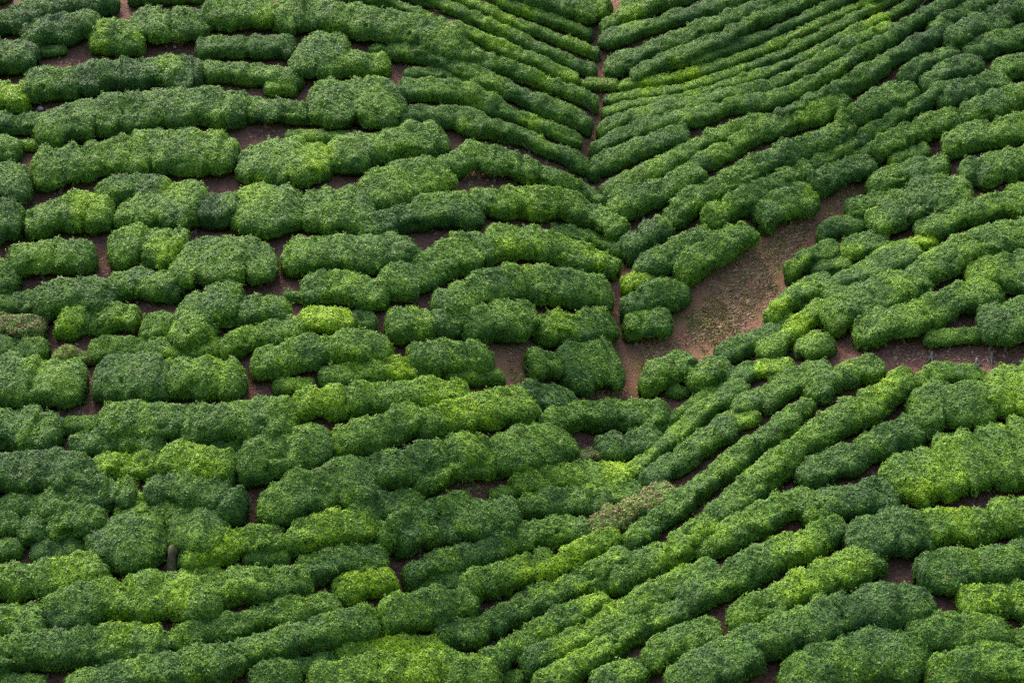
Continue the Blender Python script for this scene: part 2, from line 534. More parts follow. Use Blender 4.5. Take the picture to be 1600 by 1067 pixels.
FLUSH = [(410, 25, 22, .35), (260, 98, 30, .3), (15, 148, 30, .2), (722, 195, 20, .4), (495, 235, 35, .25), (262, 395, 28, .35), (115, 500, 40, .1),
         (700, 310, 45, .12), (660, 290, 40, .15), (820, 315, 40, .2), (640, 570, 30, .2), (625, 572, 22, .25), (500, 245, 25, .2), (300, 730, 50, .15),
         (200, 725, 40, .2), (430, 715, 40, .15), (655, 820, 1, 0), (520, 825, 50, .25), (610, 1012, 80, .08), (660, 1045, 35, .2), (590, 915, 40, .2),
         (860, 905, 40, .25), (750, 910, 30, .1), (1380, 610, 30, .35), (1530, 430, 45, .25), (1450, 385, 30, .25), (1225, 490, 30, .3), (1260, 520, 30, .2),
         (1330, 400, 25, .25), (1360, 500, 1, 0), (990, 22, 22, .35), (1075, 118, 30, .3), (1010, 137, 18, .35), (1370, 35, 25, .35), (1290, 170, 40, .25),
         (1450, 70, 1, 0), (1265, 305, 18, .2), (1240, 340, 25, .1), (1110, 335, 30, .25), (1130, 325, 20, .25), (925, 390, 25, .3), (810, 400, 35, .2),
         (880, 490, 40, .2), (770, 85, 60, .1), (870, 115, 40, .2), (900, 160, 30, .2), (705, 30, 50, .15), (790, 30, 40, .3), (850, 205, 40, .15),
         (1480, 760, 40, .25), (1430, 775, 30, .25), (1500, 820, 60, .15), (1600, 610, 60, .2), (1330, 885, 40, .25), (1245, 920, 40, .2), (1240, 860, 40, .2),
         (1110, 840, 30, .25), (1050, 880, 30, .2), (900, 1020, 50, .35), (940, 940, 40, .25), (1010, 1020, 60, .1), (1560, 950, 50, .2), (1460, 720, 40, .1),
         (880, 855, 60, .15), (940, 850, 40, .1), (1150, 700, 40, .1), (960, 740, 40, .25), (870, 660, 40, .15), (460, 640, 50, .2), (700, 620, 60, .15),
         (760, 650, 60, .15), (540, 600, 50, .1), (480, 120, 1, 0), (100, 905, 60, .15), (240, 945, 60, .25), (180, 985, 30, .3), (330, 855, 50, .15),
         (430, 1015, 30, .2), (140, 320, 40, .25), (225, 335, 40, .15), (270, 290, 22, .35), (400, 295, 25, .2), (60, 545, 25, .2), (90, 585, 50, .2), (340, 580, 40, .25)]
DULL = [(1230, 90, 200, -.05), (1500, 60, 140, -.10), (1560, 500, 120, -.05), (330, 330, 30, -.15), (640, 350, 60, -.1), (1420, 840, 80, -.12), (1380, 960, 100, -.1),
        (60, 760, 80, -.05), (100, 800, 90, -.06), (1000, 600, 1, 0), (650, 740, 60, -.06), (60, 30, 100, -.08), (220, 120, 90, -.06)]

LM = [('the bare brown clearing', 1180, 430), ('the foot of the gully', 968, 545), ('the mossy stump', 268, 862), ('the pale rock on the left path', 93, 657),
      ('the grey rock in the left hollow', 238, 492), ('the yellowest bush', 512, 502), ('the reddish-flecked bush in the gully', 938, 134),
      ('the dried brown stretch of hedge', 1000, 797), ('the white exposed roots', 1550, 553), ('the square bush at the gully foot', 920, 573),
      ('the top left footpath', 198, 30), ('the bare earth notch on the left', 162, 420), ('the bare soil fork left of centre', 395, 610),
      ('the lime bush by the lower path', 568, 916), ('the lime hedge near the bottom', 620, 1014), ('the yellow bush under the clearing', 1205, 578),
      ('the diagonal rows\' yellow bush', 1152, 656), ('the red soil pocket at lower right', 1145, 1000), ('the soil wedge below the right bank', 1400, 735),
      ('the dark hollow at lower right', 1476, 945), ('the soil ledge above the centre', 765, 296), ('the soil gap left of centre', 478, 368),
      ('the top left lime bush', 188, 62), ('the upper left lime bush', 562, 103), ('the bright green stripe row', 1100, 112),
      ('the upper right soil spot', 1482, 176), ('the lime bush below the gully', 996, 440), ('the lower left corner', 10, 1057),
      ('the lower right corner', 1590, 1057), ('the upper right corner', 1590, 10), ('the upper left corner', 10, 10), ('the soil bank at the right edge', 1500, 545),
      ('the dry scrub on the left path', 118, 560), ('the bright bush above the stump', 216, 793), ('the lower end of the path', 605, 890),
      ('the soil patch by the lower centre', 738, 772), ('the soil pocket at the upper left', 300, 75), ('the soil patch at the left edge', 75, 300), ('the middle of the bottom edge', 840, 1062), ('the middle of the left edge', 5, 640)]
ORD = ['nearest', 'second', 'third', 'fourth', 'fifth', 'sixth', 'seventh', 'eighth', 'ninth', 'tenth', 'eleventh', 'twelfth']
DIRS = ['right of', 'above right of', 'above', 'above left of', 'left of', 'below left of', 'below', 'below right of']

def spline(pts):
    pts = np.asarray(pts, float); n = len(pts)
    if n == 2:
        t = np.linspace(0, 1, 25)[:, None]; return pts[0] * (1 - t) + pts[1] * t
    e = np.vstack([2 * pts[0] - pts[1], pts, 2 * pts[-1] - pts[-2]]); out = []
    for k in range(n - 1):
        p0, p1, p2, p3 = e[k:k + 4]; t = np.linspace(0, 1, 20, endpoint=(k == n - 2))[:, None]
        out.append(.5 * (2 * p1 + (p2 - p0) * t + (2 * p0 - 5 * p1 + 4 * p2 - p3) * t ** 2 + (3 * p1 - p0 - 3 * p2 + p3) * t ** 3))
    return np.vstack(out)

hedges = []
for line in HEDGES.strip().splitlines():
    tk = line.split(); dry = tk[0].startswith('d'); fleck = tk[0].startswith('e'); tone = float(tk[0].lstrip('de')); w = float(tk[1]); pts = []
    for q in tk[2:]:
        v = list(map(float, q.split(','))); pts.append(v if len(v) == 3 else v + [w])
    # thickness of points that follow an explicit one stays; otherwise the row's own
    hedges.append(dict(dry=dry, fleck=fleck, tone=tone, w=w, sp=spline(pts)))

SOIL = [(928, 178, 6, 14), (923, 226, 6, 16), (937, 266, 6, 18), (950, 303, 7, 14), (965, 346, 6, 18), (980, 392, 6, 16), (940, 45, 6, 20), (300, 78, 48, 16), (105, 97, 36, 12), (205, 20, 8, 26), (62, 172, 12, 6), (75, 300, 42, 18), (48, 265, 8, 26), (352, 287, 14, 8), (470, 155, 12, 9), (430, 203, 26, 7),
        (478, 370, 14, 22), (440, 380, 20, 8), (760, 297, 46, 12), (760, 360, 13, 10), (640, 325, 26, 7), (165, 405, 14, 38), (190, 428, 28, 14), (110, 440, 60, 10), (45, 450, 30, 14), (75, 525, 10, 26),
        (430, 452, 22, 14), (422, 425, 12, 26), (478, 485, 36, 14), (597, 495, 15, 28), (565, 527, 30, 8), (140, 605, 12, 34), (140, 637, 52, 11), (398, 605, 20, 36), (430, 598, 40, 10), (480, 580, 28, 12),
        (97, 690, 12, 20), (385, 790, 18, 24), (648, 672, 12, 18), (587, 722, 8, 8), (738, 606, 18, 8), (800, 580, 42, 24), (860, 657, 18, 8), (612, 882, 10, 30), (620, 912, 18, 26), (585, 952, 8, 20), (535, 1030, 9, 20),
        (742, 770, 40, 16), (790, 692, 7, 15), (812, 790, 6, 14), (968, 470, 8, 40), (966, 520, 10, 30), (975, 420, 8, 16), (937, 90, 6, 36), (927, 205, 7, 14), (950, 305, 8, 12), (1090, 365, 14, 6), (1480, 172, 16, 8),
        (1345, 362, 6, 10), (1310, 525, 30, 18), (1380, 562, 62, 13), (1500, 550, 110, 16), (1430, 582, 20, 12), (1495, 512, 30, 11), (1400, 735, 30, 14), (1422, 640, 6, 12), (1145, 1000, 28, 26), (840, 1056, 36, 13),
        (1475, 945, 14, 13), (1425, 906, 16, 10), (250, 815, 8, 10), (268, 890, 10, 10), (180, 897, 12, 7), (1065, 602, 10, 8), (1040, 645, 24, 8), (1000, 634, 40, 12), (930, 620, 48, 13), (985, 600, 30, 30), (1590, 778, 16, 7), (1500, 790, 20, 6)]
def in_soil(x, y):
    m = np.zeros(np.shape(x), bool)
    for a_, b_, rx, ry in SOIL: m |= ((x - a_) / rx) ** 2 + ((y - b_) / ry) ** 2 < 1
    for a_, b_, r in CLEARPX: m |= (x - a_) ** 2 + (y - b_) ** 2 < (r * .8) ** 2
    return m
def coverage():
    ids = np.full((640, 960), -1, np.int32)          # half size, offset
    for k_, h in enumerate(hedges):
        for x, y, w in h['sp'][::2]:
            r = w / 4; cx, cy = (x + 120) / 2, (y + 80) / 2
            x0, x1, y0, y1 = int(max(cx - r - 1, 0)), int(cx + r + 2), int(max(cy - r - 1, 0)), int(cy + r + 2)
            if x1 <= 0 or y1 <= 0: continue
            t = np.s_[y0:y1, x0:x1]; ids[t][(xx[t] - cx) ** 2 + (yy[t] - cy) ** 2 < r * r] = k_
    return ids
yy, xx = np.mgrid[0:640, 0:960]
ids = coverage()
def at(x, y):
    i = np.clip(((np.asarray(y) + 80) / 2).astype(int), 0, 639); j = np.clip(((np.asarray(x) + 120) / 2).astype(int), 0, 959); return ids[i, j]
def gap(k_, p, d, start, reach=26, tight=2.2):
    """how far to grow from p along d to half way to the next row; nothing where soil lies open"""
    n = len(p); found = np.full(n, np.nan)
    for g in range(1, reach):
        q = p + d * (start + g)[:, None]; v = at(q[:, 0], q[:, 1]); hit = np.isnan(found) & (v >= 0) & (v != k_); found[hit] = g
    q = p + d * (start + np.where(np.isnan(found), 9, found / 2))[:, None]
    return np.where(in_soil(q[:, 0], q[:, 1]), 0, np.where(np.isnan(found), 9, np.maximum(found * .5 - tight, 0)))
grown = []
for k_, h in enumerate(hedges):
    c = h['sp'][:, :2]; w = h['sp'][:, 2]; t = np.gradient(c, axis=0); t /= np.linalg.norm(t, axis=1, keepdims=True); p = np.stack([-t[:, 1], t[:, 0]], 1)
    g1 = gap(k_, c, p, w / 2); g2 = gap(k_, c, -p, w / 2); m = 7; ker = np.ones(m) / m
    g1 = np.convolve(np.pad(g1, m // 2, 'edge'), ker, 'valid'); g2 = np.convolve(np.pad(g2, m // 2, 'edge'), ker, 'valid')
    ea = gap(k_, c[:1], -t[:1], np.array([0.]), 20)[0] * .8; eb = gap(k_, c[-1:], t[-1:], np.array([0.]), 20)[0] * .8
    c2 = c + p * ((g1 - g2) / 2)[:, None]; w2 = (w + g1 + g2) * np.where(w < 34, .95, 1.0)
    c2 = np.vstack([c2[:1] - t[:1] * ea, c2, c2[-1:] + t[-1:] * eb]); w2 = np.concatenate([w2[:1], w2, w2[-1:]])
    if ea < .5: c2, w2 = c2[1:], w2[1:]
    if eb < .5: c2, w2 = c2[:-1], w2[:-1]
    grown.append(np.column_stack([c2, w2]))
for h, g in zip(hedges, grown): h['sp'] = g
ids = coverage(); cov = ids >= 0
def covered(x, y): return at(x, y) >= 0

# ------------------------------------------------------------------ leaves as real faces of each bush
LEAVES_PER_M2 = 588
def leaf_faces(W, Fq, fl, dry, r, ls):
    A, B_, C_, D_ = (W[Fq[:, i]] for i in range(4)); nrm = np.cross(C_ - A, D_ - B_); ar = np.linalg.norm(nrm, axis=1) / 2; nrm /= 2 * ar[:, None] + 1e-9
    ctr = (A + B_ + C_ + D_) / 4; vd = np.array([0, 0, CZ]) - ctr; vd /= np.linalg.norm(vd, axis=1, keepdims=True)
    fc = (nrm * vd).sum(1); q = project(ctr); inn = (q[:, 0] > -45) & (q[:, 0] < 1645) & (q[:, 1] > -45) & (q[:, 1] < 1110)
    wt = ar * np.where(fc > -.1, 1.0, .15) * np.where(nrm[:, 2] < -.5, .2, 1) * np.where(inn, 1, .08)
    n = int(wt.sum() * LEAVES_PER_M2 / ls ** 1.3); fi = r.choice(len(ar), n, p=wt / wt.sum())
    u, v = r.random((n, 1)), r.random((n, 1)); g = lambda X: X[Fq[fi, 0]] * ((1 - u) * (1 - v)) + X[Fq[fi, 1]] * (u * (1 - v)) + X[Fq[fi, 2]] * (u * v) + X[Fq[fi, 3]] * ((1 - u) * v)
    P = g(W); f = g(fl[:, None])[:, 0]; dr = g(dry[:, None])[:, 0]; nn = nrm[fi]
    t = r.normal(size=(n, 3)); t -= nn * (t * nn).sum(1, keepdims=True); t /= np.linalg.norm(t, axis=1, keepdims=True) + 1e-9
    lift = r.uniform(-.30, .5, (n, 1)); d = t + nn * lift + np.array([0, 0, .12]); d /= np.linalg.norm(d, axis=1, keepdims=True)
    s_ = np.cross(nn, d) + .28 * r.normal(size=(n, 3)); s_ -= d * (s_ * d).sum(1, keepdims=True); s_ /= np.linalg.norm(s_, axis=1, keepdims=True) + 1e-9
    up = np.cross(d, s_); L_ = ls * r.uniform(.065, .128, (n, 1)); Wd = L_ * r.uniform(.26, .36, (n, 1)); P = P + nn * (r.uniform(-.04, .03, (n, 1)) + .065 * ls * vnoise(P / .15)[:, None] + .42 * ls * np.clip(vnoise(P / .21 + 60) - .33, 0, 1)[:, None] * r.random((n, 1)))
    V = np.stack([P - s_ * Wd, P + s_ * Wd, P + d * L_], 1).reshape(-1, 3)
    return V, np.arange(n * 3).reshape(-1, 3), np.repeat(f + .11 * vnoise(P / .19 + 40) + .42 * np.clip(vnoise(P / .30 + 300) - .45, 0, 1), 3), np.repeat(dr, 3), np.repeat(r.random(n), 3)

# ------------------------------------------------------------------ stems
def tube(path, radii, n=5):
    path = np.asarray(path, float); V = []; Fc = []
    for i, (p, r) in enumerate(zip(path, radii)):
        t = path[min(i + 1, len(path) - 1)] - path[max(i - 1, 0)]; t /= np.linalg.norm(t)
        a = np.cross(t, (.3, .9, .1)); a /= np.linalg.norm(a); b = np.cross(t, a)
        for q in range(n):
            f = 2 * math.pi * q / n; V.append(p + r * (math.cos(f) * a + math.sin(f) * b))
    for i in range(len(path) - 1):
        for q in range(n):
            Fc.append((i * n + q, i * n + (q + 1) % n, (i + 1) * n + (q + 1) % n, (i + 1) * n + q))
    Fc.append(tuple(range(n))[::-1]); Fc.append(tuple(range((len(path) - 1) * n, len(path) * n)))
    return V, Fc
def join(parts):
    V = []; Fc = []
    for v, f in parts:
        b = len(V); V += list(v); Fc += [tuple(i + b for i in q) for q in f]
    return np.array(V), Fc
stem_mesh = []
for s in range(4):
    r = np.random.default_rng(40 + s); parts = []
    top = np.array([r.uniform(-.06, .06), r.uniform(-.06, .06), .16])
    parts.append(tube([(0, 0, -.12), (r.uniform(-.03, .03), 0, .04), top], [.085, .06, .05]))
    for q in range(4):
        a = q * 1.57 + r.uniform(-.4, .4); l = r.uniform(.25, .42); d = np.array([math.cos(a), math.sin(a), 0])
        parts.append(tube([top - (0, 0, .03), top + d * l * .45 + (0, 0, .16), top + d * l + (0, 0, .42)], [.040, .028, .016], 4))
    V, Fc = join(parts); o = mesh_obj('trunk', V, Fc, M_BARK); stem_mesh.append(o.data); bpy.data.objects.remove(o)

# ------------------------------------------------------------------ build hedges
SECT = 20
phi = np.linspace(0, math.pi, SECT - 6)
prof = np.stack([np.sign(np.cos(phi)) * np.abs(np.cos(phi)) ** .56, .44 + .56 * np.abs(np.sin(phi)) ** .46], 1)
prof = np.vstack([[(.25, .02), (.55, .06), (.80, .18)], prof, [(-.80, .18), (-.55, .06), (-.25, .02)]])
NS = len(prof)
area = 0; nleaf = 0
for hi_, h in enumerate(hedges):
    sp = h['sp']; c = sp[:, :2]; w = sp[:, 2]
    P0 = unproject(c); Nn = tnormal(P0); U = Nn + .5 * np.array([0, 0, 1.]); U /= np.linalg.norm(U, axis=1, keepdims=True)
    s = F / ((P0 - [0, 0, CZ]) @ CF); band = w / s
    t2 = np.gradient(c, axis=0); t2 /= np.linalg.norm(t2, axis=1, keepdims=True); p2 = np.stack([-t2[:, 1], t2[:, 0]], 1)
    pr = lambda v: np.stack([v @ CR, -(v @ CU)], 1)
    T = np.gradient(P0, axis=0); T /= np.linalg.norm(T, axis=1, keepdims=True); S = np.cross(U, T); S /= np.linalg.norm(S, axis=1, keepdims=True)
    npj = np.maximum(np.abs((pr(U) * p2).sum(1)), .3); spj = np.maximum(np.abs((pr(S) * p2).sum(1)), .3)
    hh = np.clip(np.where(w < 36, .62, .55) * band / npj, .4, 1.25); hw = np.clip((band * 1.005 - .82 * hh * npj) / (2 * spj), .32, 1.9)
    base = unproject(c - pr(U) * (hh * s * .5)[:, None])
    # even spacing along the row
    d = np.concatenate([[0], np.cumsum(np.linalg.norm(np.diff(base, axis=0), axis=1))]); L_ = d[-1]
    re = float(min(np.mean(hw) * rng.uniform(.85, 1.5), L_ * .5)); n = max(int(L_ / .15), 12)
    tt = np.linspace(0, L_, n); tt = np.concatenate([[0.0, .02], tt[1:-1], [L_ - .02, L_]]); tt = np.unique(np.clip(np.concatenate([tt, [.06, L_ - .06]]), 0, L_))
    B = np.stack([np.interp(tt, d, base[:, q]) for q in range(3)], 1); hw_ = np.interp(tt, d, hw); hh_ = np.interp(tt, d, hh)
    de = np.minimum(tt, L_ - tt); e = np.clip(1 - de / re, 0, 1); ce = rng.uniform(2.3, 3.3); cap = (1 - np.minimum(e, .999) ** ce) ** (1 / ce)
    sd_ = hi_ * 3.7
    lump = vnoise(np.stack([tt / .95 + sd_, np.full_like(tt, sd_), np.zeros_like(tt)], 1)); lump2 = vnoise(np.stack([tt / .8, np.full_like(tt, sd_ + 50), np.zeros_like(tt)], 1))
    seam = np.clip(vnoise(np.stack([tt / .5 + 7, np.full_like(tt, sd_ + 90), np.zeros_like(tt)], 1)) - .45, 0, 1)     # notch where two bushes meet
    hw_ = hw_ * (1 + .10 * lump) * cap * (1 - .3 * seam); hh_ = hh_ * (1 + .07 * lump2 - .3 * seam) * (.4 + .6 * cap)
    B = B + 0; B[:, 2] = H(B[:, 0], B[:, 1])
    Nb = tnormal(B); U = Nb + .5 * np.array([0, 0, 1.]); U /= np.linalg.norm(U, axis=1, keepdims=True)
    T = np.gradient(B, axis=0); 
    for _ in range(3): T[1:-1] = (T[:-2] + T[1:-1] + T[2:]) / 3
    T /= np.linalg.norm(T, axis=1, keepdims=True); S = np.cross(U, T); S /= np.linalg.norm(S, axis=1, keepdims=True)
    off_z = (H(B[:, 0:1] + S[:, 0:1] * hw_[:, None] * prof[:, 0], B[:, 1:2] + S[:, 1:2] * hw_[:, None] * prof[:, 0])
             - (B[:, 2:3] + S[:, 2:3] * hw_[:, None] * prof[:, 0]))
    lo = c + np.stack([np.zeros(len(c)), w * .5 + 8], 1); l2 = c + np.stack([np.zeros(len(c)), w * .5 + 4], 1); op2 = ~covered(l2[:, 0], l2[:, 1]) & (l2[:, 0] > -5) & (l2[:, 0] < 1605) & (l2[:, 1] < 1070) & (l2[:, 1] > 0); op = in_soil(lo[:, 0], lo[:, 1]) & ~covered(lo[:, 0], lo[:, 1]) & (lo[:, 0] > -20) & (lo[:, 0] < 1620) & (lo[:, 1] > -10) & (lo[:, 1] < 1080)
    lf_ = np.convolve(np.pad(np.interp(tt, d, op.astype(float)), 2, 'edge'), np.ones(5) / 5, 'valid')
    prz = prof[:, 1][None, :] + lf_[:, None] * .26 * np.clip((.6 - prof[:, 1]) / .4, 0, 1)[None, :]
    z0_ = np.zeros_like(tt); la = vnoise(np.stack([tt / .5, z0_ + sd_ + 11, z0_], 1)) + .6 * vnoise(np.stack([tt / 1.9, z0_ + sd_ + 23, z0_], 1)); lb = vnoise(np.stack([tt / .5, z0_ + sd_ + 41, z0_], 1)) + .6 * vnoise(np.stack([tt / 1.9, z0_ + sd_ + 57, z0_], 1))
    side = np.where(prof[:, 0] > 0, 1 + .19 * la[:, None], 1 + .19 * lb[:, None]); side = side + (1 - side) * np.clip(1 - np.abs(prof[:, 0]) / .5, 0, 1); tilt_ = .10 * vnoise(np.stack([tt / 1.4, z0_ + sd_ + 71, z0_], 1))
    V = B[:, None] + S[:, None] * (hw_[:, None] * prof[:, 0] * side)[..., None] + U[:, None] * (hh_[:, None] * prz * (1 + tilt_[:, None] * prof[:, 0]))[..., None]
    V[..., 2] += np.clip(off_z, -.5, .5) * .8
    rad = S[:, None] * prof[:, 0][None, :, None] + U[:, None] * (prof[:, 1][None, :, None] - .3); rad /= np.linalg.norm(rad, axis=2, keepdims=True) + 1e-6
    amp = (.09 * vnoise(V / .55 + sd_) + .075 * vnoise(V / .27 + 3)) * (cap[:, None] * .8 + .2) * np.clip(hh_[:, None] / .9, .5, 1.1)
    amp = amp - .30 * np.clip(vnoise(V / .42 + 210) - .5, 0, 1) / .5 * np.clip(hh_[:, None], .3, 1) - .16 * np.clip(vnoise(V / .8 + 260) - .25, 0, 1) * np.clip(hh_[:, None], .3, 1)
    V = V + rad * amp[..., None]
    root0 = B[len(B) // 2].copy()
    nv = len(tt)
    Fq = []
    a_, b_ = np.meshgrid(np.arange(nv - 1), np.arange(NS), indexing='ij'); q0 = (a_ * NS + b_).ravel(); q1 = (a_ * NS + (b_ + 1) % NS).ravel()
    Fq = np.stack([q0, q1, q1 + NS, q0 + NS], 1)
    W = V.reshape(-1, 3)
    fl = np.full(len(W), .155 + h['tone'] * .054 + (.06 if h['tone'] == 9 else .24 if h['tone'] > 9 else 0))
    cell = np.floor(np.repeat(tt, NS) / 1.25 + .45 * vnoise(W / .5 + 9)).astype(int); fl += .20 * (_T[(cell + hi_ * 7) & 63, (hi_ * 3) & 63, 5] - .5) + .09 * vnoise(W / 1.15 + 31) + .10 * vnoise(W / .45 + 77)
    q = project(W)
    for x, y, r, a in FLUSH + DULL:
        if abs(x - c[:, 0].mean()) > 600: continue
        dd = np.hypot((q[:, 0] - x), (q[:, 1] - y)) / r; fl += .8 * a * np.clip(1.6 - 1.3 * dd + .5 * vnoise(W / .5), 0, 1)
    small = L_ < 3.3
    dryv = np.full(len(W), .8 if h['dry'] else .3 if h['fleck'] else 0.0) + np.clip(vnoise(W / .7 + 200) - .7, 0, 1) * .9
    name = 'tea_bush' if small else 'tea_hedge'
    root = bpy.data.objects.new(name, None); C.objects.link(root); root.location = root0; root.empty_display_size = .4
    fl = np.clip(fl, 0, 1); lV, lF, lf, ld_, lr = leaf_faces(W, Fq, fl, dryv, rng, float(np.clip(np.mean(w) / 46, .72, 1.05))); nleaf += len(lF)
    fo = mesh_obj('foliage', np.vstack([W, lV]) - root0, (Fq, lF + len(W)), M_BODY, root, True,
                  {'flush': np.concatenate([fl, lf]), 'dry': np.concatenate([dryv, ld_]), 'leafvar': np.concatenate([np.full(len(W), .5), lr])})
    fo.data.materials.append(M_LEAF); fo.data.polygons.foreach_set('material_index', np.concatenate([np.zeros(len(Fq), np.int32), np.ones(len(lF), np.int32)]))
    sm = np.zeros(len(fo.data.polygons), bool); sm[:len(Fq)] = True; fo.data.polygons.foreach_set('use_smooth', sm)
    qv = project(W).reshape(nv, NS, 2); mid = nv // 2; cc = np.interp(tt[mid], d, np.arange(len(d))); ci_ = int(cc); rel = ((qv[mid - 1:mid + 2] - c[ci_]) * p2[ci_]).sum(-1) * (-1 if p2[ci_][1] > 0 else 1)
    h['err'] = (rel.max(1).mean() - w[ci_] / 2, rel.min(1).mean() + w[ci_] / 2)
    h.update(root=root, small=small, L=L_, cx=c[:, 0].mean(), cy=c[:, 1].mean(), c=c, fl=float(np.mean(fl)), fls=fl, W=float(np.mean(w)))
    area += L_ * float(np.mean(hw_)) * 3.2
    last = -9
    for tv in np.arange(.4, L_ - .3, .3):
        j = int(np.argmin(np.abs(d - tv))); 
        if not op2[j] or tv - last < (.75 if op[j] else 1.0): continue
        last = tv; i = int(np.argmin(np.abs(tt - tv)))
        sg = -1 if S[i, 1] > 0 else 1
        pos = B[i] + S[i] * sg * hw_[i] * random.uniform(.35, .7); pos[2] = H(pos[0:1], pos[1:2])[0]
        t_ = bpy.data.objects.new('trunk', random.choice(stem_mesh)); C.objects.link(t_); t_.parent = root; t_.location = pos - root0
        sc = random.uniform(.75, 1.25) * float(np.clip(hh_[i] / .62, .5, 1.3)); t_.scale = (sc, sc, sc); t_.rotation_euler = (random.uniform(-.35, .1), random.uniform(-.25, .25), random.uniform(0, 6.28))
E_ = np.array([h['err'] for h in hedges]); print('top err', E_[:, 0].mean(), E_[:, 0].std(), 'bottom err', E_[:, 1].mean(), E_[:, 1].std())
print('foliage area', area, 'leaves', nleaf)

# labels: look first, then rank from the nearest thing one can find
cand = []
for li, (nm, lx, ly) in enumerate(LM):
    sect = {}
    for k_, h in enumerate(hedges):
        dm = np.hypot(h['c'][:, 0] - lx, h['c'][:, 1] - ly); vis = (h['c'][:, 0] > 5) & (h['c'][:, 0] < 1595) & (h['c'][:, 1] > 3) & (h['c'][:, 1] < 1064)
        if not vis.any(): continue
        dm = np.where(vis, dm, 1e9); j = int(np.argmin(dm)); mx, my = h['c'][vis].mean(0)
        if dm.min() < h['W'] * .5 and nm.split()[-1] not in ('corner', 'edge'): cand.append((-1, dm.min(), k_, li, -1)); continue
        a = math.degrees(math.atan2(-(my - ly), mx - lx)); sect.setdefault(int(((a + 22.5) % 360) // 45), []).append((dm.min(), k_))
    for sdir, ls in sect.items():
        for r_, (dd, k_) in enumerate(sorted(ls)): cand.append((r_, dd + 70 * r_, k_, li, sdir))
best = {}
for r_, dd, k_, li, sdir in sorted(cand, key=lambda z: (z[1])):
    if r_ >= 0 and k_ not in best and r_ < 12: best[k_] = (r_, li, sdir)
for k_, h in enumerate(hedges):
    wl = h['L'] / (h['W'] / 30)
    size = 'short' if wl < 2 else ('stubby' if wl < 3 else ('long' if wl < 6 else 'lengthy'))
    if h['small']: size = 'tiny' if h['W'] < 27 else ('small' if h['W'] < 50 else 'bulky')
    tone = 'half withered' if h['dry'] else ('dark green' if h['tone'] <= 3 else 'deep green' if h['tone'] == 4 else 'mid green' if h['tone'] == 5 else 'fresh green' if h['tone'] == 6 else 'light green' if h['tone'] == 7 else 'yellow-green' if h['tone'] < 10 else 'bright yellow')
    noun = 'tea bush' if h['small'] else 'tea hedge'
    if k_ in best:
        r_, li, sdir = best[k_]; lab = f"{size} {tone} {noun}, {ORD[r_]} {DIRS[sdir]} {LM[li][0]}"
    else:
        lab = f"{size} {tone} {noun} reaching in from beyond the picture's edge"
    tag(h['root'], lab, 'bush' if h['small'] else 'hedge', 'single tea bushes on the hillside' if h['small'] else 'rows of clipped tea hedges')

# ------------------------------------------------------------------ stump, rocks, roots
def ground_at(x, y):
    return unproject(np.array([[x, y]], float))[0]
def lumpy(seed, sx, sy, sz, rough=.25, n=14):
    V = []; Fc = []
    for i in range(n):
        th = math.pi * i / (n - 1)
        for j in range(n): 
            ph = 2 * math.pi * j / n; V.append((math.sin(th) * math.cos(ph), math.sin(th) * math.sin(ph), math.cos(th)))
    V = np.array(V); V = V * (1 + rough * vnoise(V * 1.4 + seed) + rough * .5 * vnoise(V * 3.5 + seed))[:, None] * (sx, sy, sz)
    for i in range(n - 1):
        for j in range(n): Fc.append((i * n + j, (i + 1) * n + j, (i + 1) * n + (j + 1) % n, i * n + (j + 1) % n))
    return V, Fc
g = ground_at(268, 893)
root = bpy.data.objects.new('tree_stump', None); C.objects.link(root); root.location = g
V, Fc = tube([(0, 0, -.3), (0, 0, .08), (.04, 0, .35), (-.03, .04, .7), (.07, .12, 1.0), (.05, .3, 1.3)], [.5, .36, .27, .23, .25, .12], 16)
V = np.array(V); V = V + (.07 * vnoise(V * 3.1) + .05 * vnoise(V * 8))[:, None] * np.array([1, 1, .3])
mesh_obj('trunk', V, Fc, M_STUMP, root, True)
for q, a in enumerate((.4, 1.9, 3.3, 4.6, 5.6)):
    V, Fc = tube([(0, 0, .15), (.45 * math.cos(a), .45 * math.sin(a), -.02 + .4 * math.sin(a) * .7), (.8 * math.cos(a), .8 * math.sin(a), -.15 + .8 * math.sin(a) * .7)], [.17, .1, .04], 7)
    mesh_obj('root', np.array(V), Fc, M_STUMP, root, True)
tag(root, 'mossy old tree stump standing between dark tea bushes', 'stump')
for x, y, sx, sz, lab in ((93, 663, .26, .3, 'pale weathered rock beside the brown path at the left'), (240, 502, .2, .3, 'grey upright rock in a hollow between tea bushes'),
                          (273, 75, .12, .12, 'small whitish stone at the edge of the upper left soil pocket'), (63, 172, .2, .14, 'flat grey stone under the hedge at far left')):
    V, Fc = lumpy(x * .37, sx, sx * .9, sz); o = mesh_obj('rock', V, Fc, M_ROCK, None, True); o.location = ground_at(x, y) + np.array([0, 0, sz * .35]); tag(o, lab, 'rock')
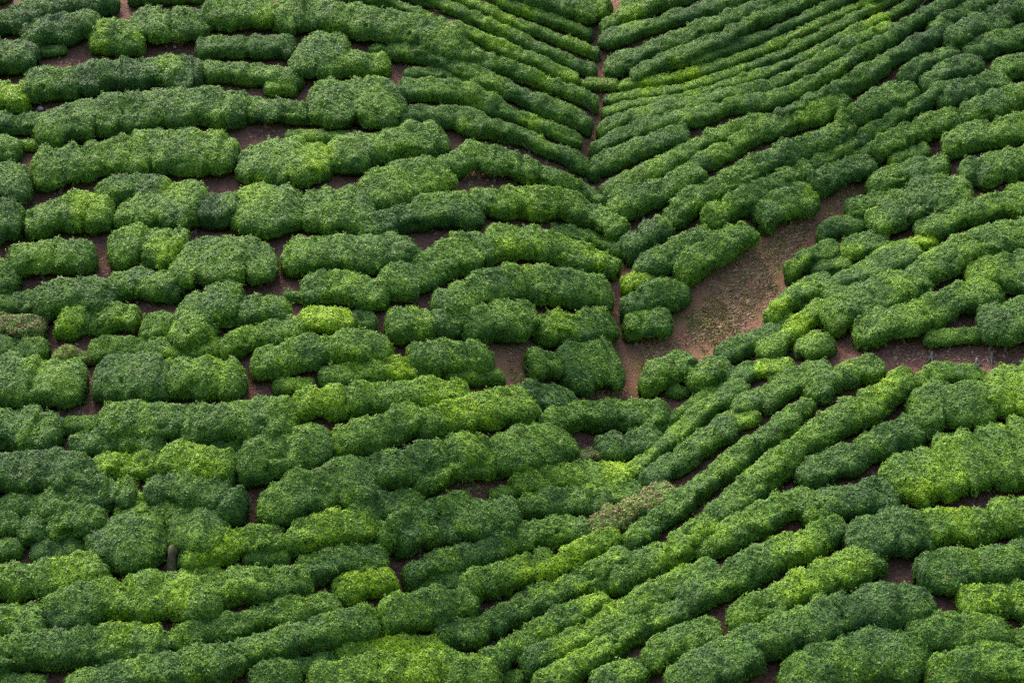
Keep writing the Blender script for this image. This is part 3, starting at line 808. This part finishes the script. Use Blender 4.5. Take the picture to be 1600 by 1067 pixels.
for x, y, lab in ((1549, 560, 'forked white dead root clinging to the soil bank'), (1455, 560, 'splayed pale root stock on the bare soil bank'), (1525, 570, 'small whitish root stub on the red soil'),
                  (58, 300, 'bare grey branch leaning on soil at the left edge'), (705, 303, 'pale twisted root on the soil ledge')):
    r = np.random.default_rng(int(x)); parts = [tube([(.05, .1, .34), (.03, .02, .2), (0, -.05, 0)], [.05, .06, .09], 7)]
    for q in range(5):
        a = -math.pi / 2 + (q - 2) * .75 + r.uniform(-.2, .2); l = r.uniform(.2, .55); z = .72 * math.sin(a)
        parts.append(tube([(0, -.04, .1), (l * .5 * math.cos(a), l * .5 * math.sin(a), .05 + l * .5 * z), (l * math.cos(a), l * math.sin(a), -.02 + l * z)], [.045, .028, .01], 6))
    V, Fc = join(parts); o = mesh_obj('dead_root', V, Fc, M_BARK, None, True); o.location = ground_at(x, y); tag(o, lab, 'root')

# ------------------------------------------------------------------ litter, straw and weeds on the open soil
def scatter_px(n, box=(-20, 1620, -10, 1080)):
    q = np.stack([rng.uniform(box[0], box[1], n), rng.uniform(box[2], box[3], n)], 1); return q[~covered(q[:, 0], q[:, 1])]
q = scatter_px(160000); Pq = unproject(q); m_ = len(Pq); nn = tnormal(Pq, .2)
a = rng.uniform(0, 6.283, m_); t1 = np.stack([np.cos(a), np.sin(a), np.zeros(m_)], 1); t1 -= nn * (t1 * nn).sum(1, keepdims=True); t1 += nn * rng.uniform(-.5, .5, (m_, 1)); t2_ = np.cross(nn, t1)
ln = rng.uniform(.03, .10, (m_, 1)); wd = ln * .45; o_ = Pq + nn * .015
V = np.stack([o_ - t1 * ln, o_ + t2_ * wd, o_ + t1 * ln + nn * .02, o_ - t2_ * wd], 1).reshape(-1, 3)
lit = mesh_obj('leaf_litter', V, np.arange(m_ * 4).reshape(-1, 4), M_LITTER, attrs={'shade': np.repeat(rng.random(m_) ** 1.3, 4)}); lit['kind'] = 'stuff'
def blades(name, pts, m, hmin, hmax, per, spread, lean):
    Pq = unproject(pts); Pq = np.repeat(Pq, per, 0); n = len(Pq); Pq[:, 0] += rng.normal(0, spread, n); Pq[:, 1] += rng.normal(0, spread, n); Pq[:, 2] = H(Pq[:, 0], Pq[:, 1]) - .02
    a = rng.uniform(0, 6.283, n); hgt = rng.uniform(hmin, hmax, (n, 1)); ld = np.stack([np.cos(a), np.sin(a), np.zeros(n)], 1) * hgt * rng.uniform(.2, lean, (n, 1)); up = np.array([0, 0, 1.]) * hgt
    sd2 = np.stack([-np.sin(a), np.cos(a), np.zeros(n)], 1) * .012
    V = np.stack([Pq - sd2, Pq + sd2, Pq + up * .6 + ld * .4 + sd2 * .8, Pq + up * .8 + ld], 1).reshape(-1, 3)
    o = mesh_obj(name, V, np.arange(n * 4).reshape(-1, 4), m, attrs={'shade': np.repeat(rng.random(n), 4)}); o['kind'] = 'stuff'; return o
pts = []
for x, y, r in CLEARPX:
    k_ = int(r * 3); pts.append(np.stack([rng.normal(x, r * .5, k_), rng.normal(y, r * .4, k_)], 1))
pts = np.vstack(pts); pts = pts[~covered(pts[:, 0], pts[:, 1])]
blades('dry_grass', pts, M_STRAW, .05, .2, 8, .12, 2.2)
wp = [np.stack([rng.normal(x, sx, n), rng.normal(y, sy, n)], 1) for x, y, sx, sy, n in ((1105, 500, 22, 14, 90), (1150, 470, 36, 22, 25), (990, 590, 30, 12, 70), (1000, 560, 40, 14, 40), (1220, 435, 12, 12, 50), (595, 905, 12, 25, 60), (755, 765, 18, 14, 90), (190, 415, 8, 10, 30), (820, 590, 20, 10, 40), (1290, 560, 20, 8, 20))]
pts = np.vstack(wp); pts = pts[~covered(pts[:, 0], pts[:, 1])]
blades('weeds', pts, M_WEED, .05, .2, 12, .1, 2.0)
ck = scatter_px(260); pts = np.repeat(ck, 14, 0) + rng.normal(0, 7, (len(ck) * 14, 2)); pts = pts[~covered(pts[:, 0], pts[:, 1])]; blades('weeds', pts, M_WEED, .05, .2, 7, .07, 1.5)
q = scatter_px(7000); Pq = unproject(q); n_ = len(Pq); nn = tnormal(Pq, .2); a = rng.uniform(0, 6.283, n_); t1 = np.stack([np.cos(a), np.sin(a), np.zeros(n_)], 1); t1 -= nn * (t1 * nn).sum(1, keepdims=True); t1 += nn * rng.uniform(-.1, .25, (n_, 1))
sd2 = np.cross(nn, t1) * .010; ln = rng.uniform(.08, .28, (n_, 1)); o_ = Pq + nn * .03; V = np.stack([o_ - t1 * ln - sd2, o_ - t1 * ln + sd2, o_ + t1 * ln + sd2 * .5, o_ + t1 * ln - sd2 * .5], 1).reshape(-1, 3)
tw = mesh_obj('fallen_twigs', V, np.arange(n_ * 4).reshape(-1, 4), M_LITTER, attrs={'shade': np.repeat(rng.uniform(.2, 1, n_), 4)}); tw['kind'] = 'stuff'
pts = scatter_px(3200); blades('ground_cover', pts, M_WEED, .04, .16, 6, .09, 1.6)
